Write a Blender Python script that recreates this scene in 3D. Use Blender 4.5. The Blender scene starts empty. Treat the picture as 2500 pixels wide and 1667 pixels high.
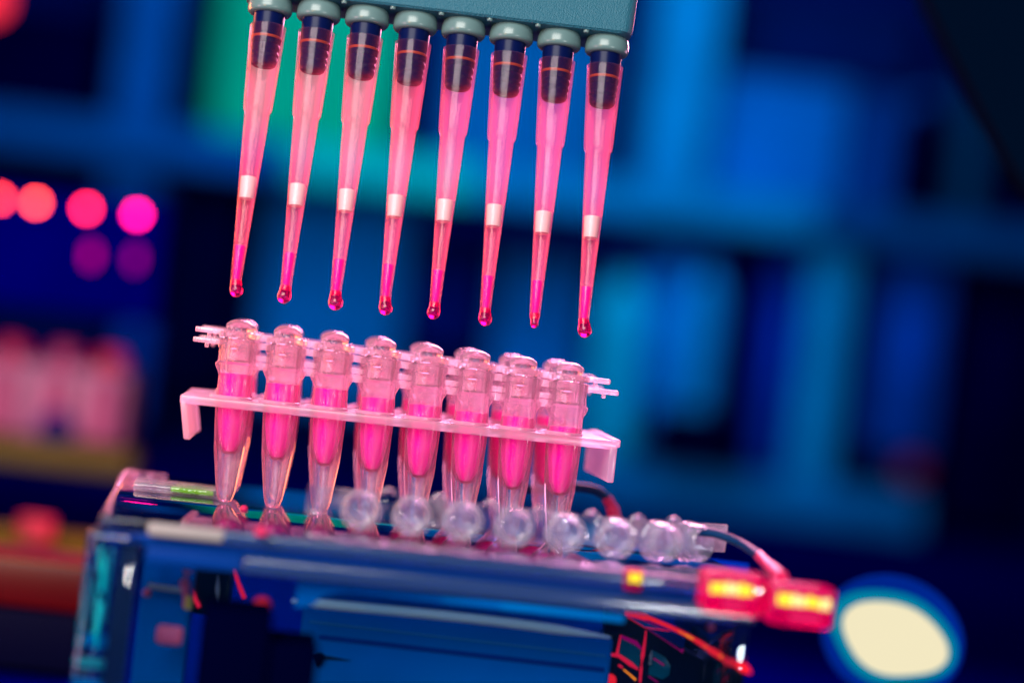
import bpy, bmesh, math, random
from mathutils import Vector, Matrix
random.seed(7)
S = 0.01                       # everything below is written in millimetres; 1 mm = 0.01 unit
sc = bpy.context.scene
col = sc.collection
R = math.radians

# ------------------------------------------------------------------ materials
def s2l(c):
    return tuple(((v/255)/12.92 if v/255 <= .04045 else ((v/255+.055)/1.055)**2.4) for v in c)

def new_mat(name):
    m = bpy.data.materials.new(name); m.use_nodes = True
    nt = m.node_tree
    for n in list(nt.nodes): nt.nodes.remove(n)
    out = nt.nodes.new('ShaderNodeOutputMaterial')
    return m, nt, out

def c4(c): return (c[0], c[1], c[2], 1)

def add_bump(nt, scale, strength, stretch=(1, 1, 1), dist=.002, detail=3):
    tc = nt.nodes.new('ShaderNodeTexCoord'); mp = nt.nodes.new('ShaderNodeMapping')
    mp.inputs['Scale'].default_value = stretch
    nz = nt.nodes.new('ShaderNodeTexNoise'); nz.inputs['Scale'].default_value = scale
    nz.inputs['Detail'].default_value = detail
    b = nt.nodes.new('ShaderNodeBump'); b.inputs['Strength'].default_value = strength
    b.inputs['Distance'].default_value = dist
    nt.links.new(tc.outputs['Object'], mp.inputs[0]); nt.links.new(mp.outputs[0], nz.inputs['Vector'])
    nt.links.new(nz.outputs['Fac'], b.inputs['Height'])
    return b, nz

def pri(name, color, rough=.5, spec=.5, metal=0, trans=0, ior=1.45, coat=0, bump=None, emit=None, es=0, sss=0, var=0):
    m, nt, out = new_mat(name)
    p = nt.nodes.new('ShaderNodeBsdfPrincipled')
    p.inputs['Base Color'].default_value = c4(color)
    p.inputs['Roughness'].default_value = rough
    p.inputs['Specular IOR Level'].default_value = spec
    p.inputs['Metallic'].default_value = metal
    p.inputs['Transmission Weight'].default_value = trans
    p.inputs['IOR'].default_value = ior
    p.inputs['Coat Weight'].default_value = coat
    if emit:
        p.inputs['Emission Color'].default_value = c4(emit); p.inputs['Emission Strength'].default_value = es
    nz = None
    if bump:
        b, nz = add_bump(nt, *bump); nt.links.new(b.outputs[0], p.inputs['Normal'])
    if var:
        tc = nt.nodes.new('ShaderNodeTexCoord')
        n2 = nt.nodes.new('ShaderNodeTexNoise'); n2.inputs['Scale'].default_value = 2.2; n2.inputs['Detail'].default_value = 4
        nt.links.new(tc.outputs['Object'], n2.inputs['Vector'])
        mx = nt.nodes.new('ShaderNodeMix'); mx.data_type = 'RGBA'
        mx.inputs['A'].default_value = c4([v*(1-var) for v in color]); mx.inputs['B'].default_value = c4([min(1, v*(1+var)) for v in color])
        nt.links.new(n2.outputs['Fac'], mx.inputs['Factor']); nt.links.new(mx.outputs['Result'], p.inputs['Base Color'])
    nt.links.new(p.outputs[0], out.inputs[0])
    return m

def clear_plastic(name, tint, body, fac, edge, rough=.12, streak=None, gloss=1.0, transl=.6, ior=1.45, rim=.35, refr=0, rior=1.4, amp=.55):
    """thin moulded plastic: see-through tint + milky body (thicker to look through at the rim) + gloss"""
    m, nt, out = new_mat(name)
    N = nt.nodes.new; L = nt.links.new
    tr = N('ShaderNodeBsdfTransparent'); tr.inputs[0].default_value = c4(tint)
    if refr:
        rf = N('ShaderNodeBsdfRefraction'); rf.inputs[0].default_value = c4(tint)
        rf.inputs['IOR'].default_value = rior; rf.inputs['Roughness'].default_value = rough*.5
        mt = N('ShaderNodeMixShader'); mt.inputs[0].default_value = refr
        L(tr.outputs[0], mt.inputs[1]); L(rf.outputs[0], mt.inputs[2]); tr = mt
    di = N('ShaderNodeBsdfDiffuse'); di.inputs[0].default_value = c4(body)
    tl = N('ShaderNodeBsdfTranslucent'); tl.inputs[0].default_value = c4(body)
    mb = N('ShaderNodeMixShader'); mb.inputs[0].default_value = transl
    L(di.outputs[0], mb.inputs[1]); L(tl.outputs[0], mb.inputs[2])
    lw = N('ShaderNodeLayerWeight'); lw.inputs['Blend'].default_value = .35
    mr = N('ShaderNodeMapRange'); mr.inputs['To Min'].default_value = fac; mr.inputs['To Max'].default_value = edge
    L(lw.outputs['Facing'], mr.inputs['Value'])
    facsock = mr.outputs[0]
    nrm = None
    if streak:
        b, nz = add_bump(nt, *streak)
        nrm = b.outputs[0]
        mu = N('ShaderNodeMath'); mu.operation = 'MULTIPLY_ADD'
        mu.inputs[1].default_value = amp
        L(nz.outputs['Fac'], mu.inputs[0])
        su = N('ShaderNodeMath'); su.operation = 'SUBTRACT'; L(facsock, su.inputs[0]); su.inputs[1].default_value = amp*.5
        L(su.outputs[0], mu.inputs[2])
        mu.use_clamp = True
        facsock = mu.outputs[0]
    m1 = N('ShaderNodeMixShader'); L(facsock, m1.inputs[0]); L(tr.outputs[0], m1.inputs[1]); L(mb.outputs[0], m1.inputs[2])
    gl = N('ShaderNodeBsdfGlossy'); gl.inputs['Roughness'].default_value = rough
    gl.inputs[0].default_value = (gloss, gloss, gloss, 1)
    pw = N('ShaderNodeMath'); pw.operation = 'POWER'; pw.inputs[1].default_value = 5
    lf = N('ShaderNodeLayerWeight'); lf.inputs['Blend'].default_value = .5
    L(lf.outputs['Facing'], pw.inputs[0])
    fr = N('ShaderNodeMath'); fr.operation = 'MULTIPLY_ADD'; L(pw.outputs[0], fr.inputs[0])
    fr.inputs[1].default_value = rim; fr.inputs[2].default_value = ((ior-1)/(ior+1))**2
    if nrm:
        L(nrm, gl.inputs['Normal']); L(nrm, di.inputs['Normal'])
    m2 = N('ShaderNodeMixShader'); L(fr.outputs[0], m2.inputs[0]); L(m1.outputs[0], m2.inputs[1]); L(gl.outputs[0], m2.inputs[2])
    L(m2.outputs[0], out.inputs[0])
    return m

def glow(name, color, strength):
    m, nt, out = new_mat(name)
    e = nt.nodes.new('ShaderNodeEmission'); e.inputs[0].default_value = c4(color); e.inputs[1].default_value = strength
    nt.links.new(e.outputs[0], out.inputs[0]); return m

M = {}
M['housing'] = pri('grained_teal_plastic', (.010, .092, .145), .45, .4, bump=(380, .55, (1, 1, 1), .006, 4))
M['collar'] = pri('smooth_teal_plastic', (.085, .15, .16), .25, .5)
M['rubber'] = pri('dark_navy_plastic', (.001, .004, .040), .3, .12)
M['oring'] = pri('rust_rubber', (.20, .035, .012), .5)
M['tip'] = clear_plastic('pink_tinted_tip_plastic', (1, .90, .95), (1, .30, .46), .050, .34, .10, (80, .25, (1, 1, .015), .006, 3), .45, .94, 1.3, .35, 0, 1.4, .11)
M['filter'] = pri('white_fibre', (.66, .62, .54), .9, .1)
M['liquid'] = clear_plastic('magenta_liquid', (1, .02, .6), (1, .0, .50), .95, .95, .06, None, .15, .5, 1.34)
M['drop'] = pri('magenta_drop', (.85, .005, .20), .02, .6, trans=.86, ior=1.34)
M['tube'] = clear_plastic('frosted_pink_tube', (1, .95, .98), (.98, .54, .80), .075, .40, .16, (60, .8, (1, 1, .03), .014, 3), .7, .75, 1.4, .35, .55, 1.4)
M['collar_frost'] = clear_plastic('milky_pink_plastic', (1, .93, .97), (.95, .66, .80), .24, .6, .2, (40, .4, (1, 1, .3), .01, 3), 1, .6)
M['cap'] = clear_plastic('clear_cap_plastic', (1, .93, .95), (.92, .74, .90), .04, .36, .05, (30, .5, (1, 1, 1), .02, 3), 1, .6, 1.45, .35, .75, 1.45)
M['rack'] = clear_plastic('milky_rack_plastic', (1, .9, .95), (.86, .60, .82), .32, .66, .25, None, 1, .6)
M['strip'] = clear_plastic('clear_strip_plastic', (.86, .93, 1), (.85, .78, .86), .045, .52, .05, (25, .4, (1, 1, 1), .02, 2), 1, .5, 1.45, .45, .3, 1.45)
M['acrylic'] = pri('blue_acrylic', (.55, .80, 1), .03, .5, trans=1, ior=1.49)
M['lid'] = clear_plastic('polished_blue_lid', (.40, .68, 1), (.0, .003, .016), .40, .5, .03, None, .9, .2, 1.5, .95)
M['frost'] = clear_plastic('lavender_reflection_edge', (.3, .45, .9), (.035, .09, .25), .42, .6, .16, (14, .5, (.05, 1, 1), .02, 3), .8, .3, 1.45, .3, .6, 1.45)  # lavender blue in the body stands in for reflections on the front bands
M['edgeblue'] = pri('deep_blue_edge', (.0, .022, .16), .4, .05)
M['panel'] = pri('satin_blue_panel', (.0, .085, .31), .6, .0, var=.4)
M['recess'] = pri('dark_blue_recess', (.0, .018, .30), .6, .0)
M['ledge'] = pri('pale_satin_streak', (.22, .20, .21), .35, .3)
M['cream'] = pri('cream_rim', (.80, .72, .62), .3, .5)
M['black'] = pri('matte_black_plastic', (.0001, .0003, .009), .7, .0)
M['blackgloss'] = pri('gloss_black_plastic', (.0005, .001, .012), .3, .12)
M['post'] = pri('cyan_acrylic', (.35, .85, 1), .04, .5, trans=1, ior=1.49, bump=(30, .6, (1, 1, .05), .02, 3))
M['green'] = glow('green_fluid', (.10, .30, .005), .9)
M['greenfl'] = pri('green_yellow_fluid', (.16, .40, .005), .2, .5, trans=.3)
M['clearwall'] = clear_plastic('clear_front_wall', (.80, .92, 1), (.0, .02, .06), .04, .2, .05, None, .6, .3, 1.45, .6)
M['groove'] = pri('pale_blue_line', (.02, .14, .32), .4, .2)
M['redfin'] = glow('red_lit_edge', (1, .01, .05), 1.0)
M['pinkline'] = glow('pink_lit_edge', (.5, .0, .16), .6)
M['softpink'] = pri('soft_pink_plastic', (.55, .06, .13), .5, .2)
M['amberdim'] = pri('amber_plastic', (.5, .28, .05), .5, .2)
M['dullred'] = pri('dull_red_plastic', (.22, .004, .02), .6, .1)
M['dimwin'] = pri('dim_teal_window', (.0, .07, .10), .2, .4)
M['navy'] = pri('navy_core', (.0, .006, .05), .5, .1)
M['cyan'] = pri('cyan_glint', (.0, .60, .62), .3, .3)
M['cyandim'] = pri('dim_cyan_streak', (.0, .16, .24), .3, .3)
M['redplug'] = clear_plastic('red_translucent_plug', (1, .05, .40), (1, .0, .24), .26, .5, .06, None, 1, .6, 1.45, .35, .5, 1.3)
M['yellow'] = glow('yellow_lamp_strip', (1, .78, .03), 1.6)
M['paleyellow'] = glow('pale_yellow_lamp', (1, .86, .30), 1.5)
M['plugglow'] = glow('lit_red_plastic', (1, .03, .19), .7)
M['redlamp'] = glow('red_lamp_strip', (1, .012, .025), 1.3)
M['orange'] = glow('orange_lamp_core', (1, .20, .01), 1.6)
M['pinkcable'] = pri('pink_cable_boot', (.45, .01, .08), .4, .2)
M['cable'] = pri('dark_blue_cable', (.0, .02, .08), .5, .1)

def flat(name, rgb, k=1.0, rough=.6, var=.42):
    c = s2l(rgb); return pri(name, tuple(min(.95, v*k) for v in c), rough, .0, var=var)

# ------------------------------------------------------------------ geometry helpers
def finish(name, bm, mat, parent=None, smooth=40, loc=None):
    me = bpy.data.meshes.new(name)
    bmesh.ops.recalc_face_normals(bm, faces=bm.faces)
    for v in bm.verts: v.co *= S
    bm.to_mesh(me); bm.free()
    if smooth:
        for p in me.polygons: p.use_smooth = True
        me.set_sharp_from_angle(angle=R(smooth))
    o = bpy.data.objects.new(name, me); col.objects.link(o)
    me.materials.append(mat)
    if parent: o.parent = parent
    if loc: o.location = Vector(loc)*S
    return o

def box(bm, x0, x1, y0, y1, z0, z1, bev=0, seg=3):
    r = bmesh.ops.create_cube(bm, size=1)
    vs = r['verts']
    for v in vs:
        v.co = Vector((x0 + (v.co.x+.5)*(x1-x0), y0 + (v.co.y+.5)*(y1-y0), z0 + (v.co.z+.5)*(z1-z0)))
    if bev:
        es = list({e for v in vs for e in v.link_edges})
        bmesh.ops.bevel(bm, geom=es, offset=bev, segments=seg, profile=.5, affect='EDGES')
    return vs

def lathe(bm, prof, seg=40, close=False, mat=None, fn=None):
    """revolve (r,z) pairs round z; r=0 ends become poles"""
    rings = []
    for r, z in prof:
        if r < 1e-6: rings.append([bm.verts.new((0, 0, z))])
        else: rings.append([bm.verts.new((r*math.cos(2*math.pi*i/seg), r*math.sin(2*math.pi*i/seg), z)) for i in range(seg)])
    pairs = list(zip(rings, rings[1:]))
    if close: pairs.append((rings[-1], rings[0]))
    new = [v for rg in rings for v in rg]
    for a, b in pairs:
        for i in range(seg):
            j = (i+1) % seg
            try:
                if len(a) == 1 and len(b) == 1: continue
                if len(a) == 1: bm.faces.new((a[0], b[i], b[j]))
                elif len(b) == 1: bm.faces.new((a[i], a[j], b[0]))
                else: bm.faces.new((a[i], a[j], b[j], b[i]))
            except ValueError: pass
    if mat is not None:
        for v in new: v.co = mat @ v.co
    return new

def tube(bm, pts, rad, seg=16, caps=True):
    pts = [Vector(p) for p in pts]; n = len(pts)
    rads = rad if isinstance(rad, (list, tuple)) else [rad]*n
    rings = []; up = Vector((0, 0, 1))
    for i, p in enumerate(pts):
        t = (pts[min(i+1, n-1)] - pts[max(i-1, 0)]).normalized()
        u = t.cross(up)
        if u.length < 1e-4: u = t.cross(Vector((0, 1, 0)))
        u.normalize(); w = u.cross(t)
        rings.append([bm.verts.new(p + rads[i]*(u*math.cos(2*math.pi*k/seg) + w*math.sin(2*math.pi*k/seg))) for k in range(seg)])
    for a, b in zip(rings, rings[1:]):
        for k in range(seg):
            bm.faces.new((a[k], a[(k+1) % seg], b[(k+1) % seg], b[k]))
    if caps:
        bm.faces.new(rings[0][::-1]); bm.faces.new(rings[-1])

def spline(pts, n=24):
    pts = [Vector(p) for p in pts]; out = []
    P = [pts[0]*2-pts[1]] + pts + [pts[-1]*2-pts[-2]]
    for i in range(1, len(P)-2):
        for k in range(n):
            t = k/n; a, b, c, d = P[i-1], P[i], P[i+1], P[i+2]
            out.append(.5*((2*b)+(c-a)*t+(2*a-5*b+4*c-d)*t*t+(3*b-a-3*c+d)*t**3))
    out.append(pts[-1]); return out

def extrude_outline(bm, pts, y0, y1, bev=0):
    """pts in (x,z), extruded along y"""
    a = [bm.verts.new((x, y0, z)) for x, z in pts]; b = [bm.verts.new((x, y1, z)) for x, z in pts]
    n = len(pts)
    f0 = bm.faces.new(a); f1 = bm.faces.new(b[::-1])
    for i in range(n): bm.faces.new((a[i], b[i], b[(i+1) % n], a[(i+1) % n]))
    if bev:
        es = list(f0.edges) + list(f1.edges)
        bmesh.ops.bevel(bm, geom=es, offset=bev, segments=3, profile=.5, affect='EDGES')

def tag(o, label=None, cat=None, group=None, kind=None):
    if label: o['label'] = label
    if cat: o['category'] = cat
    if group: o['group'] = group
    if kind: o['kind'] = kind
    return o

def empty(name, loc, rot=(0, 0, 0)):
    o = bpy.data.objects.new(name, None); col.objects.link(o)
    o.empty_display_size = .05
    o.location = Vector(loc)*S; o.rotation_euler = rot
    return o

def copy_tree(o, parent=None):
    c = o.copy(); col.objects.link(c)
    if parent: c.parent = parent
    for ch in list(o.children): copy_tree(ch, c)
    return c

def mesh_thing(name, build, mat, label, cat, loc=(0, 0, 0), rot=(0, 0, 0), group=None, kind=None, smooth=40):
    bm = bmesh.new(); build(bm)
    o = finish(name, bm, mat, None, smooth, loc); o.rotation_euler = rot
    return tag(o, label, cat, group, kind)

# ------------------------------------------------------------------ multichannel pipette and its eight tips
PITCH = 9.06
PX, PY, PZ = -20.2, 4.2, 89.6
PROT = (R(-10), R(-.25), R(4))
pip = empty('multichannel_pipette', (PX, PY, PZ), PROT)
tag(pip, 'teal grey eight channel pipette head holding the row of pink tips', 'pipette')
bm = bmesh.new()
# moulded head: flares upward, rounded vertical corners
x0, x1 = -3.5*PITCH-4.7, 3.5*PITCH+4.1
ringz = [(4.8, 0.8), (5.2, 0), (6.0, -.2), (11, -.45), (45, -2.4)]
def head_ring(z, inset):
    pts = []; y0, y1, r = -5.3, 7.2, 2.4
    X0, X1, Y0, Y1 = x0+inset, x1-inset, y0+inset*.5, y1-inset*.5
    for cx, cy, a0 in ((X1-r, Y1-r, 0), (X0+r, Y1-r, 90), (X0+r, Y0+r, 180), (X1-r, Y0+r, 270)):
        for k in range(7):
            a = R(a0 + 15*k); pts.append((cx + r*math.cos(a), cy + r*math.sin(a), z))
    return [bm.verts.new(p) for p in pts]
rings = [head_ring(z, i) for z, i in ringz]
bm.faces.new(rings[0][::-1]); bm.faces.new(rings[-1])
for a, b in zip(rings, rings[1:]):
    for i in range(len(a)):
        bm.faces.new((a[i], a[(i+1) % len(a)], b[(i+1) % len(a)], b[i]))
finish('head_housing', bm, M['housing'], pip, 30)

def collar_bm():
    bm = bmesh.new()
    lathe(bm, [(0, 1.7), (3.05, 1.7), (3.35, 1.72), (3.8, 1.85), (4.05, 2.15), (4.14, 2.6), (4.1, 3.6), (3.95, 4.4), (3.6, 5.1), (3.0, 5.5), (0, 5.6)], 48)
    return bm
def nozzle_bm():
    bm = bmesh.new()
    lathe(bm, [(0, -8.3), (1.9, -8.25), (2.25, -8.0), (2.44, -7.5), (2.52, -6.9), (2.42, -6.6), (2.42, -6.45), (2.60, -6.2), (2.60, -5.9),
               (2.50, -5.6), (2.50, -5.4), (2.64, -5.1), (2.68, -4.4), (2.60, -4.2), (2.72, -4.0), (2.80, -2.2), (2.9, 0), (2.95, 1.75), (0, 1.76)], 48)
    return bm
def oring_bm():
    bm = bmesh.new()
    lathe(bm, [(2.70, -3.15), (2.83, -3.05), (2.87, -2.85), (2.83, -2.65), (2.70, -2.55)], 48, close=True)
    return bm
collar0 = finish('collar', collar_bm(), M['collar'], pip, 50)
noz0 = finish('nozzle', nozzle_bm(), M['rubber'], pip, 50)
orng0 = finish('o_ring', oring_bm(), M['oring'], noz0, 50)
bm = bmesh.new(); lathe(bm, [(0, 4.3), (.45, 4.3), (.55, 4.45), (.55, 5.0), (0, 5.05)], 16)
screw0 = finish('moulding_pin', bm, M['collar'], pip, 50)
for i in range(8):
    x = (i-3.5)*PITCH*S
    if i == 0: c, n = collar0, noz0
    else:
        c = collar0.copy(); col.objects.link(c); c.parent = pip
        n = copy_tree(noz0, pip)
    c.location.x = x; n.location.x = x
    n.rotation_euler = (0, R(.4 - .15*i), 0)
    if i < 7:
        p = screw0 if i == 0 else screw0.copy()
        if i: col.objects.link(p); p.parent = pip
        p.location = ((i-3)*PITCH*S, -4.2*S, 0)

# tip: outer and inner wall
TL = 49.2
outer = [(0.86, -TL), (0.98, -TL+.5), (1.30, -TL+9), (1.82, -TL+20), (2.20, -TL+28.5), (2.33, -16.8), (2.38, -16.5), (2.60, -16.2), (2.66, -15.9), (2.74, -15), (3.22, -4), (3.36, -.5), (3.40, 0)]
inner = [(3.12, 0), (2.98, -2.5), (2.62, -8), (2.22, -15.8), (1.98, -17), (1.55, -TL+20), (1.03, -TL+9), (.60, -TL+.3), (.5, -TL)]
def tip_shell():
    bm = bmesh.new(); lathe(bm, outer+inner, 56, close=True); return bm
def rad_at(prof, z):
    pr = sorted(prof, key=lambda p: p[1])
    for (r0, z0), (r1, z1) in zip(pr, pr[1:]):
        if z0 <= z <= z1: return r0 + (r1-r0)*(z-z0)/(z1-z0+1e-9)
    return pr[-1][0]
def tip_liquid(h):
    bm = bmesh.new(); pr = [(0, -TL+.02)]
    for k in range(9):
        z = -TL + .02 + h*k/8; pr.append((rad_at(inner, max(z, -TL+.001))*.985, z))
    pr += [(pr[-1][0]*.7, pr[-1][1]-.12), (0, pr[-1][1]-.2)]
    lathe(bm, pr, 40); return bm
def tip_filter():
    bm = bmesh.new(); za, zb = -TL+16.2, -TL+20.2
    ra, rb = rad_at(inner, za)*.97, rad_at(inner, zb)*.97
    lathe(bm, [(0, za), (ra*.96, za), (ra, za+.1), (rb, zb-.1), (rb*.97, zb), (0, zb)], 40); return bm
def tip_drop(r, dx, low):
    bm = bmesh.new()
    z0 = -TL+.9; zc = -TL-low
    pr = [(0, zc-r)]
    for k in range(1, 9):
        a = -math.pi/2 + k*math.pi/2*1.25/8
        pr.append((r*math.cos(a), zc + r*1.08*math.sin(a)))
    pr += [(.98, z0-.25), (.95, z0), (.9, z0)]
    vs = lathe(bm, pr + [(0, z0)], 32)
    for v in vs:
        t = max(0, min(1, (z0 - v.co.z)/2)); v.co.x += dx*t
    return bm
NAMES = ['first', 'second', 'third', 'fourth', 'fifth', 'sixth', 'seventh', 'eighth']
LT = ['first of eight pink pipette tips from the left, in front of the green glow',
      'second pink pipette tip from the left end of the pipette head',
      'third pink pipette tip from the left, with a large pear shaped drop',
      'fourth pink pipette tip from the left, just left of the middle of the row',
      'fifth pink pipette tip from the left, just right of the middle of the row',
      'sixth pink pipette tip from the left, third from the right end',
      'seventh pink pipette tip from the left, its hanging drop the smallest',
      'rightmost of the eight pink tips, under the corner of the pipette head']
hs = [7.3, 7.0, 6.8, 6.9, 6.9, 6.9, 7.0, 6.9]
drs = [(1.22, .30, .9), (1.28, -.12, 1.0), (1.36, .16, 1.15), (1.26, .24, 1.1), (1.22, -.10, .9), (1.26, .16, 1.0), (.72, .05, 1.0), (1.32, .34, 1.1)]
shell_me = None
rot = Matrix.Rotation(PROT[0], 4, 'X')
pm = Matrix.LocRotScale(Vector((PX, PY, PZ))*S, pip.rotation_euler, None)
for i in range(8):
    t = empty('pipette_tip', (0, 0, 0)); t.rotation_euler = PROT
    t.location = pm @ Vector(((i-3.5)*PITCH*S, 0, -.6*S))
    tag(t, LT[i], 'pipette tip', 'pipette tips on the eight channel pipette')
    if shell_me is None:
        sh = finish('shell', tip_shell(), M['tip'], t, 35); shell_me = sh.data
        fi = finish('filter', tip_filter(), M['filter'], t, 50); fil_me = fi.data
    else:
        sh = bpy.data.objects.new('shell', shell_me); col.objects.link(sh); sh.parent = t
        fi = bpy.data.objects.new('filter', fil_me); col.objects.link(fi); fi.parent = t
    t.rotation_euler = (PROT[0] + R(random.uniform(-.2, .2)), R(.25 - .15*i + random.uniform(-.1, .1)), PROT[2])
    fi.location.z = random.uniform(-.25, .25)*S
    sh.rotation_euler.z = random.uniform(0, 6)
    finish('liquid', tip_liquid(hs[i]), M['liquid'], t, 40)
    finish('drop', tip_drop(*drs[i]), M['drop'], t, 60)

# ------------------------------------------------------------------ eight-tube strips in their rack
TP = 8.87; LEAN = R(2.3)
tub_out = [(0, 0), (.9, .05), (1.25, .35), (1.5, .9), (1.85, 2.2), (2.9, 9.9), (3.33, 18), (3.36, 20.6), (3.3, 20.9), (3.2, 23.4), (3.35, 24.0), (3.98, 25.2), (4.02, 25.7), (3.62, 26.1), (3.5, 28.5), (3.78, 28.7), (3.78, 30.0), (3.5, 30.2)]
tub_in = [(3.1, 30.3), (3.0, 26), (2.88, 20), (2.72, 15.5), (2.15, 11.6), (1.5, 9.75), (.8, 9.15), (0, 9.0)]
def tube_body():
    bm = bmesh.new(); lathe(bm, tub_out + tub_in, 56)
    return bm
def tube_liquid(h):
    bm = bmesh.new(); pr = [(0, 9.05), (.8, 9.15), (1.48, 9.8), (2.12, 11.65), (2.69, 15.5), (2.84, 20), (2.84 + (h-20)*.02, h)]
    pr += [(2.4, h-.25), (0, h-.4)]
    lathe(bm, pr, 44); return bm
def cap_bm():
    bm = bmesh.new()
    pr = [(3.6, 30.6), (3.68, 30.8), (3.68, 31.5), (3.5, 31.75), (2.75, 31.8), (2.56, 32.1), (2.62, 32.9), (2.45, 33.45), (1.9, 33.95), (1.0, 34.2), (0, 34.25),
          (0, 33.6), (1.4, 33.4), (2.1, 32.9), (2.1, 31.4), (2.35, 30.2), (2.6, 26.8), (2.55, 25.6), (2.35, 25.5), (2.3, 25.7), (2.8, 25.3), (2.95, 26.5), (2.95, 30.55)]
    pr = [(3.7, 30.5), (3.85, 30.6), (3.85, 31.45), (3.72, 31.6), (2.62, 31.62), (2.42, 31.8), (2.6, 32.5), (2.66, 32.8), (2.45, 33.2), (1.8, 33.7), (1.0, 33.95), (0, 34.0)]
    pin = [(0, 33.3), (1.5, 33.0), (2.1, 32.5), (2.1, 31), (2.35, 29), (2.4, 26.4), (2.5, 26.2), (2.85, 26.5), (2.92, 30.55)]
    lathe(bm, pr + pin, 48, close=False)
    return bm
def strip_web(i):
    bm = bmesh.new(); xm = (i+.5)*TP; l, r = xm-1.4, xm+1.4
    o = [(l-.5, 25.2), (r, 25.2), (r, 26.5), (l, 26.5), (l, 26.8), (r, 26.8), (r, 27.7), (l, 27.7), (l, 28.9), (r, 28.9), (r, 30.1), (l, 30.1),
         (l, 30.5), (r, 30.5), (r, 31.65), (l-.5, 31.65)]
    extrude_outline(bm, o, -1.15, 1.15, 0)
    return bm
def tab_bm(side, low):
    bm = bmesh.new()
    z0, z1 = (28.9, 29.8) if low else (30.8, 31.75)
    L = 8.4 if not low else 8.6
    s = -1 if side == 0 else 1
    base = 0 if side == 0 else 7*TP
    if side == 1: L = 7.4 if not low else 9.2
    xa, xb = sorted((base+s*3.3, base+s*L))
    box(bm, xa, xb, -1.5, 1.5, z0, z1, .22, 2)
    xc = base + s*(L-2.6)
    box(bm, xc-.35, xc+.35, -.6, .6, z0-.8, z0+.1, .12, 2)
    return bm
def make_strip(loc, rot, label, heights, meshes=None):
    root = empty('tube_strip', loc, rot)
    tag(root, label, 'tube strip', 'eight tube strips standing in the clear rack')
    for i in range(8):
        if meshes.get('tube') is None:
            t = finish('tube', tube_body(), M['tube'], root, 35); meshes['tube'] = t.data
            c = finish('cap', cap_bm(), M['cap'], root, 35); meshes['cap'] = c.data
        else:
            t = bpy.data.objects.new('tube', meshes['tube']); col.objects.link(t); t.parent = root
            c = bpy.data.objects.new('cap', meshes['cap']); col.objects.link(c); c.parent = root
        t.location.x = c.location.x = (i*TP + 25*math.sin(LEAN))*S
        t.rotation_euler = (0, -LEAN, 0); c.rotation_euler = (0, -LEAN, 0)
        finish('liquid', tube_liquid(heights[i]), M['liquid'], t, 40)
    for i in range(7): finish('web', strip_web(i), M['collar_frost'], root, 40)
    for s in (0, 1):
        for lo in (0, 1):
            finish('end_tab', tab_bm(s, lo), M['collar_frost'], root, 40)
    return root
YAW = R(4.5); TILT = R(.8)
T1 = (-50.6, 1, .25)
me = {}
make_strip(T1, (0, TILT, YAW), 'strip of eight capped pink tubes, the nearer row in the clear rack', [24, 23.2, 23.4, 22.8, 22.6, 22.4, 22.6, 21.8], me)
BK = 26.0
back_loc = (T1[0] - BK*math.sin(YAW), T1[1] + BK*math.cos(YAW), T1[2])
make_strip(back_loc, (0, TILT, YAW), 'strip of eight capped pink tubes, the farther row half hidden behind the front tubes', [22.6]*8, me)

# rack: plate with a rim and a bent leg at each end
rack = empty('tube_rack', (T1[0], T1[1], T1[2]-1.3), (0, R(-.25), YAW))
tag(rack, 'clear pink tinted tube rack plate with bent ends around the tubes', 'tube rack')
XL, XR, YF, YB = -9.0, 72.2, -5.6, 32.0
bm = bmesh.new(); box(bm, XL, XR, YF, YB, 18.9, 20.55, .35, 3)
for i in range(8):
    for dy in (0, BK): lathe(bm, [(3.4, 20.5), (4.0, 20.5), (4.0, 20.95), (3.85, 21.1), (3.4, 21.1)], 36, True, Matrix.Translation((i*TP, dy, 0)))
    if i < 7: lathe(bm, [(0, 20.4), (.7, 20.4), (.75, 20.8), (.4, 21.05), (0, 21.1)], 14, False, Matrix.Translation(((i+.55)*TP, -3.6, 0)))
finish('plate', bm, M['rack'], rack, 35)
for s, x in ((0, XL), (1, XR)):
    bm = bmesh.new()
    if s == 0:
        for v in box(bm, x, x+1.25, YF, YB, 12.4, 19.6, .3, 3) and bm.verts: v.co.x += (19.6-v.co.z)*.2
    else:
        box(bm, x-1.4, x, YF, YB, 12.8, 19.6, .3, 3)
        box(bm, x-1.3, x+.5, YF, YB, 19.4, 20.9, .3, 3)
    finish('leg', bm, M['rack'], rack, 35)

# ------------------------------------------------------------------ loose cap strip lying on the lid
cs = empty('cap_strip', (-22.6, -31.0, .05), (0, 0, R(3.0)))
tag(cs, 'empty clear cap strip lying on its edge on the lid before the tubes', 'cap strip')
def cup():
    bm = bmesh.new()
    m = Matrix.Translation((0, 0, 0)) @ Matrix.Rotation(R(90), 4, 'X')   # z -> -y : open side towards the viewer
    pr = [(3.5, -.4), (3.65, -.2), (3.65, .5), (3.35, .8), (3.25, 3.6), (3.1, 3.9), (2.75, 3.9), (2.6, 3.6), (2.5, 1.0), (2.1, .4), (1.2, .2), (0, .15)]
    pr2 = [(0, -1.1), (1.4, -1.0), (2.2, -.6), (2.5, -.4)]
    lathe(bm, pr + pr2, 44, True, m)
    return bm
path = []
x, y, a = 0, 0, 0.0
angs = [0, 0, 0, 1, 3, 7, 28, 46, 40]
pos = [(-8.5, 0, 0)]
x = y = 0
for i in range(8):
    pos.append((x, y, angs[i])); an = R(angs[i+1] if i < 8 else 60)
    x += 8.9*math.cos(an); y += 8.9*math.sin(an)
cup_me = None
CZ = 4.05
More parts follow.
